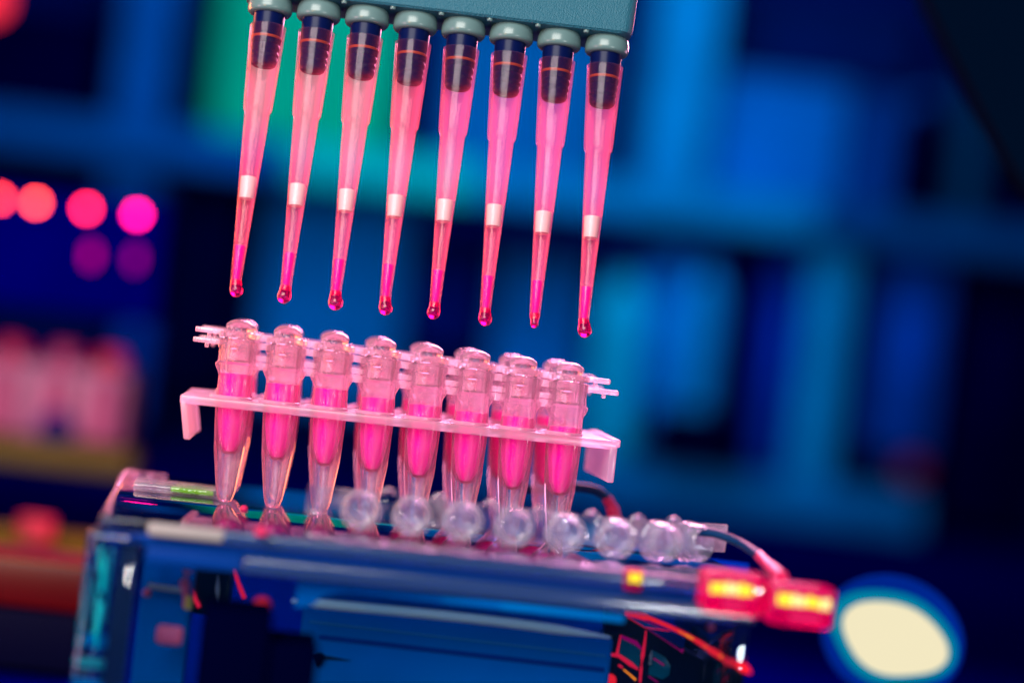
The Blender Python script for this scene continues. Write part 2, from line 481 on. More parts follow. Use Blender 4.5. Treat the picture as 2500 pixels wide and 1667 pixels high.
for i in range(8):
    px_, py_, an = pos[i+1]
    if cup_me is None: c = finish('cap', cup(), M['strip'], cs, 35); cup_me = c.data
    else: c = bpy.data.objects.new('cap', cup_me); col.objects.link(c); c.parent = cs
    c.location = Vector((px_, py_, CZ))*S; c.rotation_euler = (0, 0, R(an))
bm = bmesh.new()
cl = [Vector((-9.5, .4, 0)), Vector((-4.5, .3, 0))] + [Vector((p[0]-math.sin(R(p[2]))*-.3, p[1]+.5, 0)) for p in pos[1:]] + [Vector((x+1, y+1, 0))]
pts = spline(cl, 6)
def ribbon(bm, pts, z0, z1, th):
    rows = []
    for i, p in enumerate(pts):
        t = (pts[min(i+1, len(pts)-1)]-pts[max(i-1, 0)]).normalized(); n = Vector((-t.y, t.x, 0))*th/2
        rows.append([bm.verts.new(Vector((q.x, q.y, z))) for q, z in ((p-n, z0), (p+n, z0), (p+n, z1), (p-n, z1))])
    for a, b in zip(rows, rows[1:]):
        for k in range(4): bm.faces.new((a[k], a[(k+1) % 4], b[(k+1) % 4], b[k]))
    bm.faces.new(rows[0][::-1]); bm.faces.new(rows[-1])
ribbon(bm, pts, 2.4, 7.4, .8)
finish('strip_band', bm, M['strip'], cs, 40)
for i in range(7):
    bm = bmesh.new()
    p, q = pos[i+1], pos[i+2]
    c = Vector(((p[0]+q[0])/2, (p[1]+q[1])/2, 7.2))
    arc = [c + Vector((1.1*math.cos(R(t)), -.2, 1.0*math.sin(R(t)))) for t in range(0, 181, 15)]
    tube(bm, arc, .38, 10)
    finish('hinge_loop', bm, M['strip'], cs, 60)

# ------------------------------------------------------------------ clear acrylic gel tank the tubes stand on
YAWB = R(7)
tank = empty('gel_tank', (-63.6, -55, 0), (0, 0, YAWB))
tag(tank, 'clear blue acrylic gel tank with polished lid under the tubes', 'gel tank')
W, D = 112.0, 107.0
bm = bmesh.new(); box(bm, 0, W, .9, D, -2.0, 0, .5, 3)
finish('lid', bm, M['lid'], tank, 35)
bm = bmesh.new(); box(bm, 10.5, W-1.5, -.3, .85, -2.5, -.25, .55, 4)
finish('lid_edge', bm, M['frost'], tank, 35)
bm = bmesh.new(); box(bm, 1, W-1, 1.4, 2.8, -4.1, -2.1, .2, 2)
finish('lid_seal', bm, M['edgeblue'], tank, 35)
bm = bmesh.new(); box(bm, 24, W-1, .2, 2.6, -7.0, -4.15, .7, 4)
finish('rim_band', bm, M['frost'], tank, 35)
bm = bmesh.new(); box(bm, 8, 23.9, .4, 2.6, -7.0, -4.15, .5, 4)
finish('rim_corner', bm, M['edgeblue'], tank, 35)
# clear front wall, and what shows through it
bm = bmesh.new(); box(bm, 7.2, W-2, .8, 2.0, -46, -6.0)
finish('front_wall', bm, M['clearwall'], tank, 35)
TI = Matrix.Rotation(-YAWB, 4, 'Z') @ Matrix.Translation((63.6, 55, 0))
def inside(name, bm, mat, smooth=40, parent=None):
    """shapes given in bench millimetres, moved into the tank's own frame"""
    bm.transform(TI); return finish(name, bm, mat, parent or tank, smooth)
bm = bmesh.new(); box(bm, -62, 52, 34, 36, -46, -2.6); inside('recess_panel', bm, M['recess'])
bm = bmesh.new(); box(bm, -31.5, 24, -19.4, 30, -46, -14.2, 1.0, 4); inside('gel_tray', bm, M['panel'])
bm = bmesh.new(); tube(bm, [(x_, -26 + .02*x_, -13.3 + .45*math.sin(x_*.07+1.2) - .012*x_) for x_ in range(-33, 24, 2)], [.35, .6] + [.85]*22 + [.75, .6, .45, .3, .2], 20); inside('tray_rim', bm, M['cream'], 60)
bm = bmesh.new(); box(bm, -30, 23, -19.7, -19.3, -17.6, -17.3, .1, 1); inside('tray_groove', bm, M['groove'])
bm = bmesh.new(); box(bm, -28, 23, -19.7, -19.3, -20.4, -19.5, .15, 1); inside('tray_groove', bm, M['edgeblue'])
bm = bmesh.new()
lathe(bm, [(0, -1.9), (.35, -1.7), (.9, -.3), (1.15, 0), (.95, .25), (.5, .7), (0, .8)], 20, False, Matrix.Translation((-27.4, -20, -23.4)))  # lower half of the diamond stands in for the knob's mirror image
tube(bm, [(-27.4-3, -19.6, -23.4), (-27.4, -19.6, -23.4), (-27.4+5.5, -19.6, -23.4-.1)], [.15, .42, .06], 10)
inside('moulded_knob', bm, M['blackgloss'], 50)
pts = [(-31, -7.4), (24, -7.4), (24, -8.6), (-21, -8.6)]
for k in range(0, 10):
    a = R(90 + k*9); pts.append((-21 + 7.5*math.cos(a), -12.4 + 3.8*math.sin(a)))
pts += [(-31, -12.4)]
bm = bmesh.new(); extrude_outline(bm, pts, -46, -43.5, .3); inside('window_frame', bm, M['panel'])
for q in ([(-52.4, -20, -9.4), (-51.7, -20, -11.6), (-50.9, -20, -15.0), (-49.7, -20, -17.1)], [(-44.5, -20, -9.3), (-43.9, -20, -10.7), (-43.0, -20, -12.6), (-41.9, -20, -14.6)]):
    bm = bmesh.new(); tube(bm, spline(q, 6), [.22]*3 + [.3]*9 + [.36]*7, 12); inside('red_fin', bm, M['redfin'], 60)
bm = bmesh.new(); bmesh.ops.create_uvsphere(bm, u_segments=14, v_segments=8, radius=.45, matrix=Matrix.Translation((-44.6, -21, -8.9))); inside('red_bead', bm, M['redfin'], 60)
bm = bmesh.new(); box(bm, -52.4+1.2, -44.5-.4, -19, -12, -18.5, -9.4, .4, 3); inside('dark_wedge', bm, M['blackgloss'])
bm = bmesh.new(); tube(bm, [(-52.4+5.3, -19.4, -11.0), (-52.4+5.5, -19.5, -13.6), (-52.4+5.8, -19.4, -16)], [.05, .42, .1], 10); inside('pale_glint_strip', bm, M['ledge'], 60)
bm = bmesh.new(); box(bm, -59, -50, -30, -27, -46, -9.0, .4, 3); inside('divider', bm, M['panel'])
bm = bmesh.new(); tube(bm, [(-57.5, -32, -13.0), (-51.5, -32, -13.2)], .55, 12); inside('pale_strip', bm, M['ledge'], 60)
bm = bmesh.new(); tube(bm, [(-50.6, -36, -9.2), (-50.9, -36, -11), (-50.2, -36, -13.5), (-50.1, -36, -15.5)], [1.0, .9, .7, .6], 16); inside('pink_post', bm, M['softpink'], 60)
bm = bmesh.new(); tube(bm, [(-49.6, -37, -13.4), (-49.6, -37, -15.6)], .65, 12); inside('amber_foot', bm, M['amberdim'], 60)
bm = bmesh.new(); bmesh.ops.create_uvsphere(bm, u_segments=14, v_segments=8, radius=.8, matrix=Matrix.Translation((-57, -36, -13.8))); inside('pink_bead', bm, M['softpink'], 60)
bm = bmesh.new(); box(bm, -54, -49.4, -42, -40, -21.5, -18.2, .8, 3); inside('pink_pad', bm, M['softpink'], 40)
bm = bmesh.new(); bmesh.ops.create_uvsphere(bm, u_segments=14, v_segments=8, radius=1.7, matrix=Matrix.Translation((-36.0, -50, -12.2))); inside('red_button', bm, M['dullred'], 60)
# left corner post and side wall
bm = bmesh.new(); box(bm, -1.5, 7.0, -.5, 7, -46, -2.2, 1.2, 4)
post = finish('corner_post', bm, M['post'], tank, 35)
for x_, w_, za, zb, m_ in ((.6, .35, -9.5, -5.2, 'cyan'), (1.3, .7, -12.5, -6.8, 'cyan'), (2.3, .4, -14.5, -4.9, 'cyandim'), (.2, .4, -17, -10.5, 'cyandim'), (1.0, .5, -19.5, -13.0, 'cyan'),
                         (1.7, .3, -22, -14.2, 'cyan'), (2.4, .25, -17.5, -12, 'cyandim'), (-.6, .3, -22, -8, 'cyandim')):
    bm = bmesh.new(); box(bm, x_, x_+w_, 2.2, 3.0, za, zb, .1, 2); finish('cyan_glint_bar', bm, M[m_], post, 35)  # cyan bars put in for the glints in the post
for za, zb, m_ in ((-25.2, -23.6, 'cyandim'), (-21.8, -19.6, 'panel'), (-29, -27, 'panel')):
    bm = bmesh.new(); box(bm, -.8, 3.4, 3.2, 5.8, za, zb, .4, 3); finish('cross_insert', bm, M[m_], post, 35)
bm = bmesh.new(); box(bm, 3.6, 6.4, 3.6, 5.8, -45, -4.5, .3, 3); finish('dark_core', bm, M['navy'], post, 35)
bm = bmesh.new(); box(bm, 0, 3, 7.2, D-1, -46, -2.2, .6, 3)
finish('side_wall', bm, M['acrylic'], tank, 35)
bm = bmesh.new(); box(bm, W-4, W-1, 4.6, D-1, -46, -2.2, .6, 3)
finish('side_wall', bm, M['acrylic'], tank, 35)
# pale bar standing in for a bright reflection on the lid's front edge
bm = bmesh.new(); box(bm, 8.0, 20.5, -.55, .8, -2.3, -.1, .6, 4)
finish('pale_strip', bm, M['ledge'], tank, 40)
# pink fillet along the left edge of the lid
bm = bmesh.new(); tube(bm, spline([(1.0, 3, .1), (.5, 40, .1), (.7, D-4, .1), (4, D-2, .1), (9, D-2, .1)], 10), .6, 14)
finish('edge_bead', bm, M['tube'], tank, 60)
# level vial lying in the lid
vial = None
bm = bmesh.new(); box(bm, 3.5, 21.5, 62, 75, .05, 1.6, .5, 3)
vial = finish('level_vial', bm, M['strip'], tank, 35)
bm = bmesh.new(); box(bm, 10.5, 18.6, 63, 67, .4, 1.4, .3, 3); box(bm, 11.5, 18.6, 69.5, 74, .4, 1.4, .3, 3)
finish('green_fluid', bm, M['greenfl'], vial, 35)
# black terminal blocks and red edged fins
bm = bmesh.new(); box(bm, 18.6, 29.2, -18, -1, -40, -11.2, .5, 3)
finish('terminal_block', bm, M['black'], tank, 35)
bm = bmesh.new(); box(bm, 29.25, 37.0, -17, -1.2, -40, -15.4, .5, 3)
finish('terminal_block', bm, M['black'], tank, 35)
# indicator lamp behind the right of the front
ind = None
bm = bmesh.new(); box(bm, 87.4, 90.4, -1.2, .0, -3.0, .6, .3, 3)
ind = finish('indicator_window', bm, M['redplug'], tank, 35)
bm = bmesh.new()
for dx in (0, 1.15): tube(bm, [(88.5+dx, -1.4, -1.6), (88.5+dx, -1.4, .0)], .42, 12)
finish('lamp', bm, M['yellow'], ind, 60)

# red glowing plugs
def plug(loc, w, label, lamp, rot=R(4)):
    r = empty('power_plug', loc, (0, 0, rot)); tag(r, label, 'plug', 'red glowing plugs at the tank end')
    bm = bmesh.new(); box(bm, 0, w, 0, 8, -4.2, 2.6, .9, 4)
    finish('plug_body', bm, M['redplug'], r, 35)
    x_ = lamp[0]; k = 0
    while x_ < lamp[1]-.3:
        ww = min(random.uniform(.9, 1.5), lamp[1]-x_); bm = bmesh.new()
        box(bm, x_, x_+ww*1.02, -.3, 1.0, -.95+random.uniform(-.12, .12), .95+random.uniform(-.2, .2), min(.42, ww*.4), 4)
        finish('lamp_cell', bm, M['yellow'] if random.random() < .6 else M['paleyellow'], r, 40); x_ += ww*.98
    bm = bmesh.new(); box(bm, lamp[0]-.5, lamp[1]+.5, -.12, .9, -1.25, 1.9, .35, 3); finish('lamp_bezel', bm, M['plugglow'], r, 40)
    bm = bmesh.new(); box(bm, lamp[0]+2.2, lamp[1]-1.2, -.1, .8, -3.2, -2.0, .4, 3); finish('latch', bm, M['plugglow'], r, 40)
    return r
plug((35.6, -57, .2), 10.2, 'red glowing plug with yellow light strip nearer the tubes', (.9, 8.2))
plug((46.6, -57, -.5), 10.6, 'red glowing plug at the right end, beside the bright lamp', (1.0, 9.8))

# two leads arching behind
def lead(name, pts, r, label, boot):
    e = empty(name, pts[0]); tag(e, label, 'cable')
    o = Vector(pts[0]); p = [Vector(q)-o for q in pts]
    bm = bmesh.new(); tube(bm, spline(p, 10), r, 14); finish('cable_sleeve', bm, M['cable'], e, 60)
    b = [Vector(q)-o for q in boot]
    bm = bmesh.new(); tube(bm, spline(b, 8), [r*1.15]*8+[r*1.45]*(8*(len(b)-1)+1-8), 16); finish('cable_boot', bm, M['pinkcable'], e, 60)
lead('power_lead', [(5, 46, 6.4), (14, 41, 8.2), (20, 40, 8.3), (23, 40, 6.8)], .85, 'dark teal cable arching behind the tubes, its end pink', [(22.6, 40, 6.9), (23.9, 40, 5.0), (24.9, 40, 2.4)])
lead('power_lead', [(36, -16, 6.0), (40, -18, 6.2), (44.3, -21, 5.2), (47.3, -28, 3.8)], .8, 'dark blue cable running down to the red plugs at the tank end', [(47.1, -27, 3.9), (48.4, -34, 2.7), (49.0, -47, 2.2)])

# black switch block, red glints added as glowing strips, and the glowing red tube
sw = empty('switch_block', (26.0, -15, -10.5))
tag(sw, 'glossy black slanted block with red edges inside the right of the tank', 'switch block')
bm = bmesh.new(); extrude_outline(bm, [(-4.0, 0.8), (0.0, 0.0), (3.6, -1.6), (10.9, -4.9), (16.7, -7.2), (18.4, -15.6), (-2.1, -18.0)], 0, 9, .1); finish('block_body', bm, M['blackgloss'], sw, 30)
bm = bmesh.new(); extrude_outline(bm, [(0.3, -0.2), (3.0, -0.3), (7.3, -1.6), (3.6, -1.6)], -.35, .05); finish('blue_facet', bm, M['panel'], sw, 30)
bm = bmesh.new(); extrude_outline(bm, [(4.3, -1.9), (8.0, -1.8), (10.9, -2.6), (10.9, -4.6)], -.35, .05); finish('blue_facet', bm, M['edgeblue'], sw, 30)
bm = bmesh.new(); extrude_outline(bm, [(-0.5, -3.8), (3.3, -5.5), (3.3, -9.0), (-0.8, -7.2)], -.2, .05); finish('window', bm, M['dimwin'], sw, 30)
bm = bmesh.new(); extrude_outline(bm, [(5.2, -5.4), (7.8, -6.5), (8.9, -7.9), (8.9, -9.5), (7.8, -10.5), (5.1, -9.9)], -.2, .05, .08); finish('window', bm, M['dimwin'], sw, 30)
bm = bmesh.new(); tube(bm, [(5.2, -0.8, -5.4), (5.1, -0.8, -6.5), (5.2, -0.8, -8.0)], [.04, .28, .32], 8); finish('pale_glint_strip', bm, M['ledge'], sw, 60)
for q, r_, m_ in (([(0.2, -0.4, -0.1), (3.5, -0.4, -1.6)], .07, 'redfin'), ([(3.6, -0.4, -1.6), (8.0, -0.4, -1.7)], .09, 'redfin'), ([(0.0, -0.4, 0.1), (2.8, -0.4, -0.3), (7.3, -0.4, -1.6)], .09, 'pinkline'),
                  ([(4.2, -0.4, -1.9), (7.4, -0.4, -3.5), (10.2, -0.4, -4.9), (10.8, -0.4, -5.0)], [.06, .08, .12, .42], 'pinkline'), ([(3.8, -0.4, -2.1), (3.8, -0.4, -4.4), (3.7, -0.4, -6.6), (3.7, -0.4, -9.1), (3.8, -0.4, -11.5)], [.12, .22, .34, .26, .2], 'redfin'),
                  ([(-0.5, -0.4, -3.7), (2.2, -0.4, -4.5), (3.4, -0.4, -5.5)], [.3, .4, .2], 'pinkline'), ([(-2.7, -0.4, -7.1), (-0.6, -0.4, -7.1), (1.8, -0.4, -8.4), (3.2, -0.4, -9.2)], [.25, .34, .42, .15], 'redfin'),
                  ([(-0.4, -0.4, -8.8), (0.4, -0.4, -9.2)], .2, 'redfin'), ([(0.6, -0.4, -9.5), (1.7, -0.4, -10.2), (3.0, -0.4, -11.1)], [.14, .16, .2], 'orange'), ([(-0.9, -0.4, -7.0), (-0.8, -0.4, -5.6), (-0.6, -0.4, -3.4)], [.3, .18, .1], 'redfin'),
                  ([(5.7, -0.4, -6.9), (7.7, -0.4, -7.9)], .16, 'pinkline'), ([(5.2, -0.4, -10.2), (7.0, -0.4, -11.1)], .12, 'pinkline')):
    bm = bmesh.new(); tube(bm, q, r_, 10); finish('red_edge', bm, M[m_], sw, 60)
bm = bmesh.new(); bmesh.ops.create_uvsphere(bm, u_segments=16, v_segments=10, radius=1.15, matrix=Matrix.Translation((-1.7, -2, -11.5))); finish('pilot_lamp', bm, M['redlamp'], sw, 60)
rb = mesh_thing('light_tube', lambda b: tube(b, spline([(0.0, 0, 0.0), (4.2, -1, -0.5), (9.2, -3, -1.8), (12.7, -7, -2.9), (15.0, -11, -3.8), (17.7, -16, -4.6), (18.9, -22, -4.4), (20.4, -26, -4.9)], 6),
                [.55]*6 + [.36]*6 + [.36]*6 + [.42]*6 + [.55]*6 + [.62]*4 + [.4, .6] + [.72]*4 + [.6, .4, .3], 16),
                M['redlamp'], 'glowing red light tube slanting down below the red plugs', 'light tube', (25.7, -17, -9.6))
bm = bmesh.new(); tube(bm, spline([(9.2, -3.25, -1.8), (12.7, -7.25, -2.9), (15.0, -11.25, -3.8), (17.7, -16.25, -4.6)], 8), [.08]*4+[.2]*8+[.3]*13, 10); finish('bright_core', bm, M['orange'], rb, 60)
mesh_thing('droplet', lambda b: bmesh.ops.create_uvsphere(b, u_segments=14, v_segments=8, radius=.8), M['softpink'], 'pink bead above the glowing red tube, under the nearer plug', 'droplet', (39.4, -35, -8.6))

# spilled beads on the lid
for p, r, l in (((-37.1, -54.2, -.1), 1.15, 'round pink droplet on the front edge of the lid'),
                ((-44.8, -10, .05), .75, 'small pink droplet on the lid right of the first tube')):
    def b(bm, r=r): lathe(bm, [(0, 0), (r*.9, 0), (r, r*.35), (r*.85, r*.8), (r*.45, r*1.15), (0, r*1.25)], 20)
    mesh_thing('droplet', b, M['pinkcable'], l, 'droplet', p)

# ------------------------------------------------------------------ background bench and shelving
mesh_thing('bench_top', lambda b: box(b, -900, 900, -150, 1120, -62, -52), flat('bench_navy', (0, 0, 70), 1, .35), None, None, kind='structure')
mesh_thing('back_wall', lambda b: box(b, -1200, 1200, 1110, 1130, -400, 1000), flat('wall_navy', (0, 12, 82), 1), None, None, kind='structure')

def bbox(name, x, y, z, w, h, rgb, label, cat, d=40, bev=3, k=1.0, parent=None, group=None, extra=None):
    bm = bmesh.new(); box(bm, -w/2, w/2, 0, d, -h/2, h/2, bev, 3)
    o = finish(name, bm, flat(name+'_colour', rgb, k), parent, 40, (x, y, z))
    if not parent: tag(o, label, cat, group)
    return o
shelf = empty('shelf_unit', (0, 1000, 0)); tag(shelf, 'blurred blue shelf unit filling the background', 'shelf unit')
def sp(name, x, y, z, w, h, rgb, d=60): return bbox(name, x, y-1000, z, w, h, rgb, None, None, d, 3, 1, shelf)
sp('post', -238, 1020, 185, 31, 190, (0, 66, 152))
sp('post', 84, 1018, 201, 39, 150, (0, 112, 192))
sp('post', 186, 1020, 38, 26, 156, (0, 112, 188))
sp('post', -227, 1040, 37, 16, 150, (0, 50, 160))
sp('post', 261, 1024, 190, 16, 110, (0, 45, 90))
sp('board', -250, 1000, 127, 216, 23, (0, 66, 150))
sp('board', -87, 999, 127, 110, 23, (0, 160, 185))
sp('board', 70, 998, 127, 204, 23, (0, 104, 180))
sp('board', 260, 1000, 127, 176, 23, (0, 52, 118))
sp('board', 119, 1010, -40, 271, 26, (0, 85, 160), 90)

def bottle(name, x, y, z, r, h, rgb, label):
    bm = bmesh.new()
    lathe(bm, [(0, 0), (r*.9, 0), (r, r*.15), (r, h*.72), (r*.85, h*.8), (r*.42, h*.87), (r*.42, h*.93), (0, h*.93)], 28)
    o = finish(name, bm, flat('bottle_colour', rgb, 1), None, 40, (x, y, z)); tag(o, label, 'bottle', 'bottles on the blurred shelves')
    bm = bmesh.new(); lathe(bm, [(0, h*.9), (r*.5, h*.9), (r*.5, h), (0, h)], 24)
    finish('bottle_cap', bm, flat('bottle_cap_colour', (0, 60, 150), 1), o, 40)
    return o
def carton(name, x, y, z, w, h, rgb, label, cat, d=50, lid=True, group=None):
    o = bbox(name, x, y, z, w, h, rgb, label, cat, d, 3, 1, None, group)
    if lid:
        bm = bmesh.new(); box(bm, -w/2-1.5, w/2+1.5, -1.5, d+1.5, h/2-h*.12, h/2+1, 1.5, 2)
        finish('box_lid', bm, flat('box_lid_colour', tuple(v*.9 for v in rgb), 1), o, 40)
    return o
G = 'boxes on the blurred shelves'
carton('storage_box', -305, 1040, 172, 76, 60, (0, 0, 44), 'dark navy box on the upper shelf at the far left', 'box', group=G)
cab = bbox('cabinet', -147, 1042, 186, 120, 100, (0, 150, 128), 'green glowing cabinet on the shelf behind the left pipette tips', 'cabinet', 50)
bm = bmesh.new(); box(bm, -66, -50, -8, 40, -48, 50, 2); finish('door_frame', bm, flat('door_frame_colour', (0, 20, 50)), cab, 40)
carton('storage_box', -8, 1060, 184, 100, 92, (0, 82, 158), 'mid blue box on the shelf behind the right pipette tips', 'box', group=G)
carton('storage_box', 146, 1040, 176, 80, 72, (0, 88, 190), 'bright blue box on the shelf right of the pipette', 'box', group=G)
carton('storage_box', 167, 1080, 244, 122, 52, (0, 18, 82), 'dark navy box on top of the right shelf', 'box', group=G)
carton('storage_box', 207, 1062, 176, 36, 70, (0, 52, 145), 'narrow blue box beside the dark bottle', 'box', group=G)
bottle('bottle', 229, 1028, 139, 14, 72, (0, 0, 38), 'dark bottle standing on the right shelf')
carton('storage_box', 296, 1040, 160, 48, 52, (0, 2, 44), 'near black box at the right end of the shelf', 'box', group=G)
carton('storage_box', -191, 1030, 45, 46, 128, (0, 2, 40), 'tall near black box left of the tips under the shelf', 'box', group=G)
carton('storage_box', -113, 1060, 52, 88, 139, (0, 86, 168), 'tall blue box behind the left tip ends', 'box', group=G)
carton('storage_box', -41, 1045, 70, 45, 90, (0, 12, 88), 'dark blue box behind the middle tip ends', 'box', group=G)
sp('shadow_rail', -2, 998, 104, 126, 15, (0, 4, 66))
carton('storage_box', 15, 1062, 36, 56, 112, (0, 84, 174), 'blue box behind the right end of the tube rack', 'box', group=G)
bottle('bottle', 64, 1022, -24, 15, 118, (0, 152, 222), 'bright sky blue bottle right of the pipette tips')
bottle('bottle', 111, 1015, 8, 12.5, 92, (0, 118, 208), 'slim blue bottle between two binders')
GB = 'binders under the blurred shelf'
for x_, w_, h_, z_, rgb, l in ((90, 20, 108, 45, (0, 92, 196), 'blue binder between the two bright bottles'), (137, 20, 104, 48, (0, 0, 70), 'near black binder right of the slim bottle'),
                    (160, 18, 128, 40, (0, 36, 150), 'dark blue binder left of the shelf post'), (209, 12, 118, 40, (0, 4, 60), 'thin black binder right of the shelf post'),
                    (238, 40, 118, 54, (0, 46, 142), 'wide blue binder near the right end'), (292, 54, 165, 38, (0, 0, 40), 'widest binder, near black, at the far right')):
    b_ = bbox('binder', x_, 1032, z_, w_, h_, rgb, l, 'binder', 60, 2.5, 1, None, GB)
    bm = bmesh.new(); box(bm, -w_*.3, w_*.3, -1.2, 2, -h_*.1, h_*.25, .6, 2)
    finish('spine_label', bm, flat('spine_label_colour', tuple(min(255, int(v*1.25)) for v in rgb)), b_, 40)
carton('storage_box', 114, 992, -8, 50, 31, (0, 0, 36), 'low black box on the lower ledge', 'box', group=G)

# red indicator lamps on an instrument at the left
lampbox = empty('control_box', (-152, 345, 62.8), (0, 0, 0)); tag(lampbox, 'dark instrument front with a row of red indicator lamps at the left', 'instrument')
bm = bmesh.new(); box(bm, -48, 36, 3, 30, -34, 5, 1.5); finish('panel_case', bm, flat('panel_navy', (0, 0, 92), 1), lampbox, 40)
for x_, z_, c_, k_ in ((-170, 62.8, (1, .03, .03), 1), (-158.2, 62.8, (1, .045, .035), 1.15), (-141.7, 62.8, (1, .012, .06), 1.05), (-125.2, 62.8, (1, .005, .22), 1), (-138.5, 48, (.5, 0, .2), .10), (-124.2, 48.5, (.4, 0, .25), .08)):
    bm = bmesh.new(); bmesh.ops.create_uvsphere(bm, u_segments=16, v_segments=10, radius=1.6)
    if k_ < .5:  # the two dim ovals stand in for reflections of the lamps
        for v in bm.verts: v.co.z *= 2.0
    finish('lamp_or_reflection', bm, glow('indicator_glow', c_, 26*k_), lampbox, 60, (x_+152, -2, z_-62.8))
bm_ = mesh_thing('warning_lamp', lambda b: bmesh.ops.create_uvsphere(b, u_segments=20, v_segments=12, radius=9), glow('warning_glow', (1, .03, .06), 1.5), 'red lamp cut off by the top left corner', 'lamp', (-226, 540, 149))
mesh_thing('status_lamp', lambda b: bmesh.ops.create_uvsphere(b, u_segments=16, v_segments=10, radius=8), glow('status_glow', (.5, .02, .03), .10), 'dim rust red spot glowing in the dark at the right', 'lamp', (232, 940, -10))

# pink tube rack behind at the lower left
pr_ = empty('rack_of_tubes', (-150, 385, -1)); tag(pr_, 'blurred pale pink rack of tubes at the left behind the tank', 'tube rack')
bm = bmesh.new(); box(bm, -36, 22, 0, 30, -15, 12, 4, 4); finish('rack_body', bm, pri('pale_pink_plastic', (.42, .10, .24), .5), pr_, 40)
for x_, c_ in ((-20, (.75, .0, .10)), (-2, (.6, .02, .16)), (14, (.8, .0, .05))):
    bm = bmesh.new(); lathe(bm, [(0, 11), (5.2, 11), (5.2, 16), (4, 18), (0, 18.5)], 24, False, Matrix.Translation((x_, 8, 0))); finish('tube_cap', bm, pri('pink_cap', c_, .4), pr_, 40)
    bm = bmesh.new(); lathe(bm, [(0, -13), (4.6, -12), (4.8, 8), (0, 9)], 24, False, Matrix.Translation((x_, -1, 0))); finish('tube_body', bm, pri('pink_tube', (.5, .07, .2), .5), pr_, 40)
bm = bmesh.new(); lathe(bm, [(0, -1.5), (6, -1.5), (6, 1), (0, 1.5)], 20, False, Matrix.Translation((0, -5, -10)) @ Matrix.Rotation(R(90), 4, 'X')); finish('dark_disc', bm, flat('disc_navy', (20, 10, 90)), pr_, 40)
mesh_thing('olive_tray', lambda b: box(b, -85, 28, 0, 22, -4.4, 4.4, 2), flat('olive', (95, 78, 40), 1.0), 'blurred olive tray under the pink rack', 'tray', (-148, 358, -19), (0, 0, 0))
mesh_thing('olive_tray', lambda b: box(b, -70, 12, 0, 22, -3.2, 3.2, 2), flat('olive_dark', (85, 70, 20), 1.0), 'lower olive tray above the red box', 'tray', (-118, 238, -37), (0, 0, 0))
bm = bmesh.new(); lathe(bm, [(0, -3), (5, -3), (5, 3), (0, 3.5)], 24)
tag(finish('red_stopper', bm, pri('red_cap_plastic', (.45, .02, .04), .4), None, 40, (-126, 232, -31)), 'dull red cap standing on the lower olive tray', 'cap')
rk = mesh_thing('red_box', lambda b: box(b, -40, 12, 0, 30, -5.6, 5.2, .6), pri('red_box_plastic', (.06, .0, .001), .3, .25, var=.3), 'red box left of the tank, on the dark base', 'box', (-101.5, 105, -31.2))
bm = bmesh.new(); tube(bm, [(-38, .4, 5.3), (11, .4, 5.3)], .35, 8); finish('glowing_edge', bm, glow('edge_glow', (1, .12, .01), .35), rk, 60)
mesh_thing('footing_block', lambda b: box(b, -40, 14, 0, 32, -6.8, 6.8, 1), pri('base_black', (.0005, .0005, .012), .6, .03), 'near black base block under the red box', 'block', (-102, 103, -44))

# bright lamp at the right, out of focus
lp_ = empty('desk_lamp', (89.4, 75, -18.3), (0, R(14), 0)); tag(lp_, 'glaring cream lamp with a blue hood and cyan halo at the lower right', 'lamp')
bm = bmesh.new(); lathe(bm, [(0, 3), (9, 2), (14.2, -1), (14.9, -1.6), (14.5, -2), (9, 1), (0, 2)], 40, False, Matrix.Rotation(R(-90), 4, 'X'))
for v in bm.verts: v.co.x = v.co.x*1.06; v.co.y += 5; v.co.z *= .9
finish('hood', bm, pri('hood_blue', (.0, .015, .18), .6, .0, emit=(0, .010, .30), es=.20), lp_, 60)  # emission in the hood carries the blue halo around the bulb
def blob(rx, rz, k, y, m_, name, seed):
    """flat lens shaped shell with an uneven rim"""
    bm = bmesh.new(); n = 64; rim = []
    for i in range(n):
        a = 2*math.pi*i/n
        f = 1 + .05*math.cos(2*a) + .032*math.cos(4*a+.6) + .03*math.sin(3*a+seed)
        rim.append((rx*f*math.cos(a), rz*f*math.sin(a)))
    rows = []
    for t, d in ((1, 0), (.97, -.5), (.8, -1.2), (.45, -1.8)):
        rows.append([bm.verts.new((x*t, y+d*k, z*t)) for x, z in rim])
    c0 = bm.verts.new((0, y-2*k, 0)); c1 = bm.verts.new((0, y+.6, 0))
    for a_, b_ in zip(rows, rows[1:]):
        for i in range(n): bm.faces.new((a_[i], a_[(i+1) % n], b_[(i+1) % n], b_[i]))
    for i in range(n):
        bm.faces.new((rows[-1][i], rows[-1][(i+1) % n], c0)); bm.faces.new((rows[0][(i+1) % n], rows[0][i], c1))
    return finish(name, bm, m_, lp_, 60)
blob(13.6, 10.4, 1, 3.6, glow('halo_glow', (.0, .30, .50), .7), 'halo_shell', .4)  # glowing cyan shell put in as the bulb's halo
blob(11.2, 8.0, 1, 1.2, glow('bulb_glow', (1, .90, .60), .9), 'bulb', .6)
bm = bmesh.new(); box(bm, -4, 4, 10, 17, -22, -6, 2); finish('stand', bm, M['black'], lp_, 40)

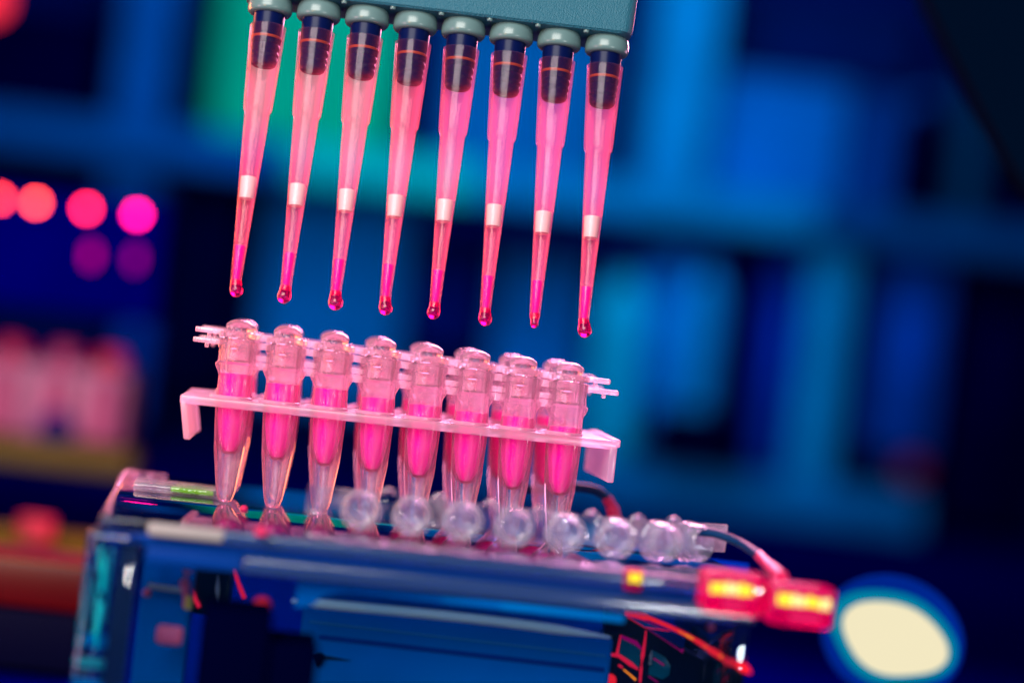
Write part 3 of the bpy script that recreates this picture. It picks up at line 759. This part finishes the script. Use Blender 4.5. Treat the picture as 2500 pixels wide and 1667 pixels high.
# dark instrument arm crossing the top right corner
arm = empty('dark_instrument', (100, 130, 120)); tag(arm, 'dark instrument arm crossing the top right corner', 'instrument arm')
crv = [(-16.5, 20), (-11.2, 8), (-2.4, -5.6), (5.2, -17.2), (12, -27), (17, -34), (60, -60), (60, 60), (-30, 60), (-24, 40)]
bm = bmesh.new(); extrude_outline(bm, crv, 0, 14, .8); finish('arm_body', bm, pri('arm_dark', (.0002, .003, .012), .8, .0), arm, 30)
bm = bmesh.new(); tube(bm, [(-24, 2, 40)] + [(a, 2, b) for a, b in crv[:7]], .55, 8); finish('edge_trim', bm, pri('trim_red', (.004, .0002, .0002), .8, .0), arm, 60)

# ------------------------------------------------------------------ light
def area(name, loc, target, size, power, color, sy=None):
    l = bpy.data.lights.new(name, 'AREA'); l.energy = power; l.color = color; l.size = size*S
    if sy: l.shape = 'RECTANGLE'; l.size_y = sy*S
    o = bpy.data.objects.new(name, l); col.objects.link(o); o.location = Vector(loc)*S
    d = (Vector(target)-Vector(loc)); o.rotation_euler = d.to_track_quat('-Z', 'Y').to_euler()
    return o
area('key_lamp', (-200, -590, 330), (-20, 0, 55), 520, 1050, (.96, .94, .88), 400)
area('red_side_lamp', (-190, 90, 60), (-20, 5, 60), 50, 60, (1, .24, .08), 120)
area('pink_back_lamp', (30, 230, 190), (-20, 5, 45), 150, 350, (1, .34, .58))
area('pink_left_lamp', (-210, -120, 20), (-20, 5, 40), 60, 22, (1, .50, .62), 140)
area('pink_right_fill', (190, 130, 50), (-10, 5, 45), 60, 18, (1, .45, .75), 120)  # added fill for the dark right edges of tips and tubes
area('amber_streak_fill', (-150, -230, 70), (-20, 5, 60), 12, 20, (1, .48, .12), 130)  # added to draw an orange streak on the glossy plastic
area('front_fill', (210, -390, -5), (0, -20, -12), 70, 45, (.95, .95, .95), 24)  # added low fill for the tank interior
area('blue_background_fill', (-40, 700, 370), (-20, 1030, 90), 260, 160, (.75, .92, 1))  # unseen light added for the background, set close for falloff
area('rack_fill', (-330, 200, 160), (-150, 390, 0), 60, 12, (1, .70, .85))  # added fill for the pink rack
w = bpy.data.worlds.new('World'); sc.world = w; w.use_nodes = True
bg = w.node_tree.nodes['Background']; bg.inputs[0].default_value = (.0, .10, 1, 1); bg.inputs[1].default_value = .035

# ------------------------------------------------------------------ camera
cam = bpy.data.cameras.new('camera'); co = bpy.data.objects.new('camera', cam); col.objects.link(co)
co.location = Vector((0, -460, 36))*S
co.matrix_world = Matrix.Translation(co.location) @ Matrix.Rotation(R(90), 4, 'X') @ Matrix.Rotation(R(6.6), 4, 'Z')
cam.sensor_width = 36; cam.lens = 87.24; cam.clip_start = .05; cam.clip_end = 100
cam.dof.use_dof = True; cam.dof.focus_distance = 4.62; cam.dof.aperture_fstop = .55; cam.dof.aperture_blades = 0
sc.camera = co
sc.view_settings.view_transform = 'Standard'; sc.view_settings.look = 'None'
sc.view_settings.gamma = 1; sc.view_settings.exposure = 0
try: sc.view_settings.use_curve_mapping = False
except Exception: pass
cy = sc.cycles
cy.use_denoising = True
cy.max_bounces = 16; cy.transparent_max_bounces = 40; cy.transmission_bounces = 12; cy.glossy_bounces = 6; cy.diffuse_bounces = 3
cy.sample_clamp_indirect = 6; cy.blur_glossy = .5
cy.caustics_refractive = True; cy.caustics_reflective = False
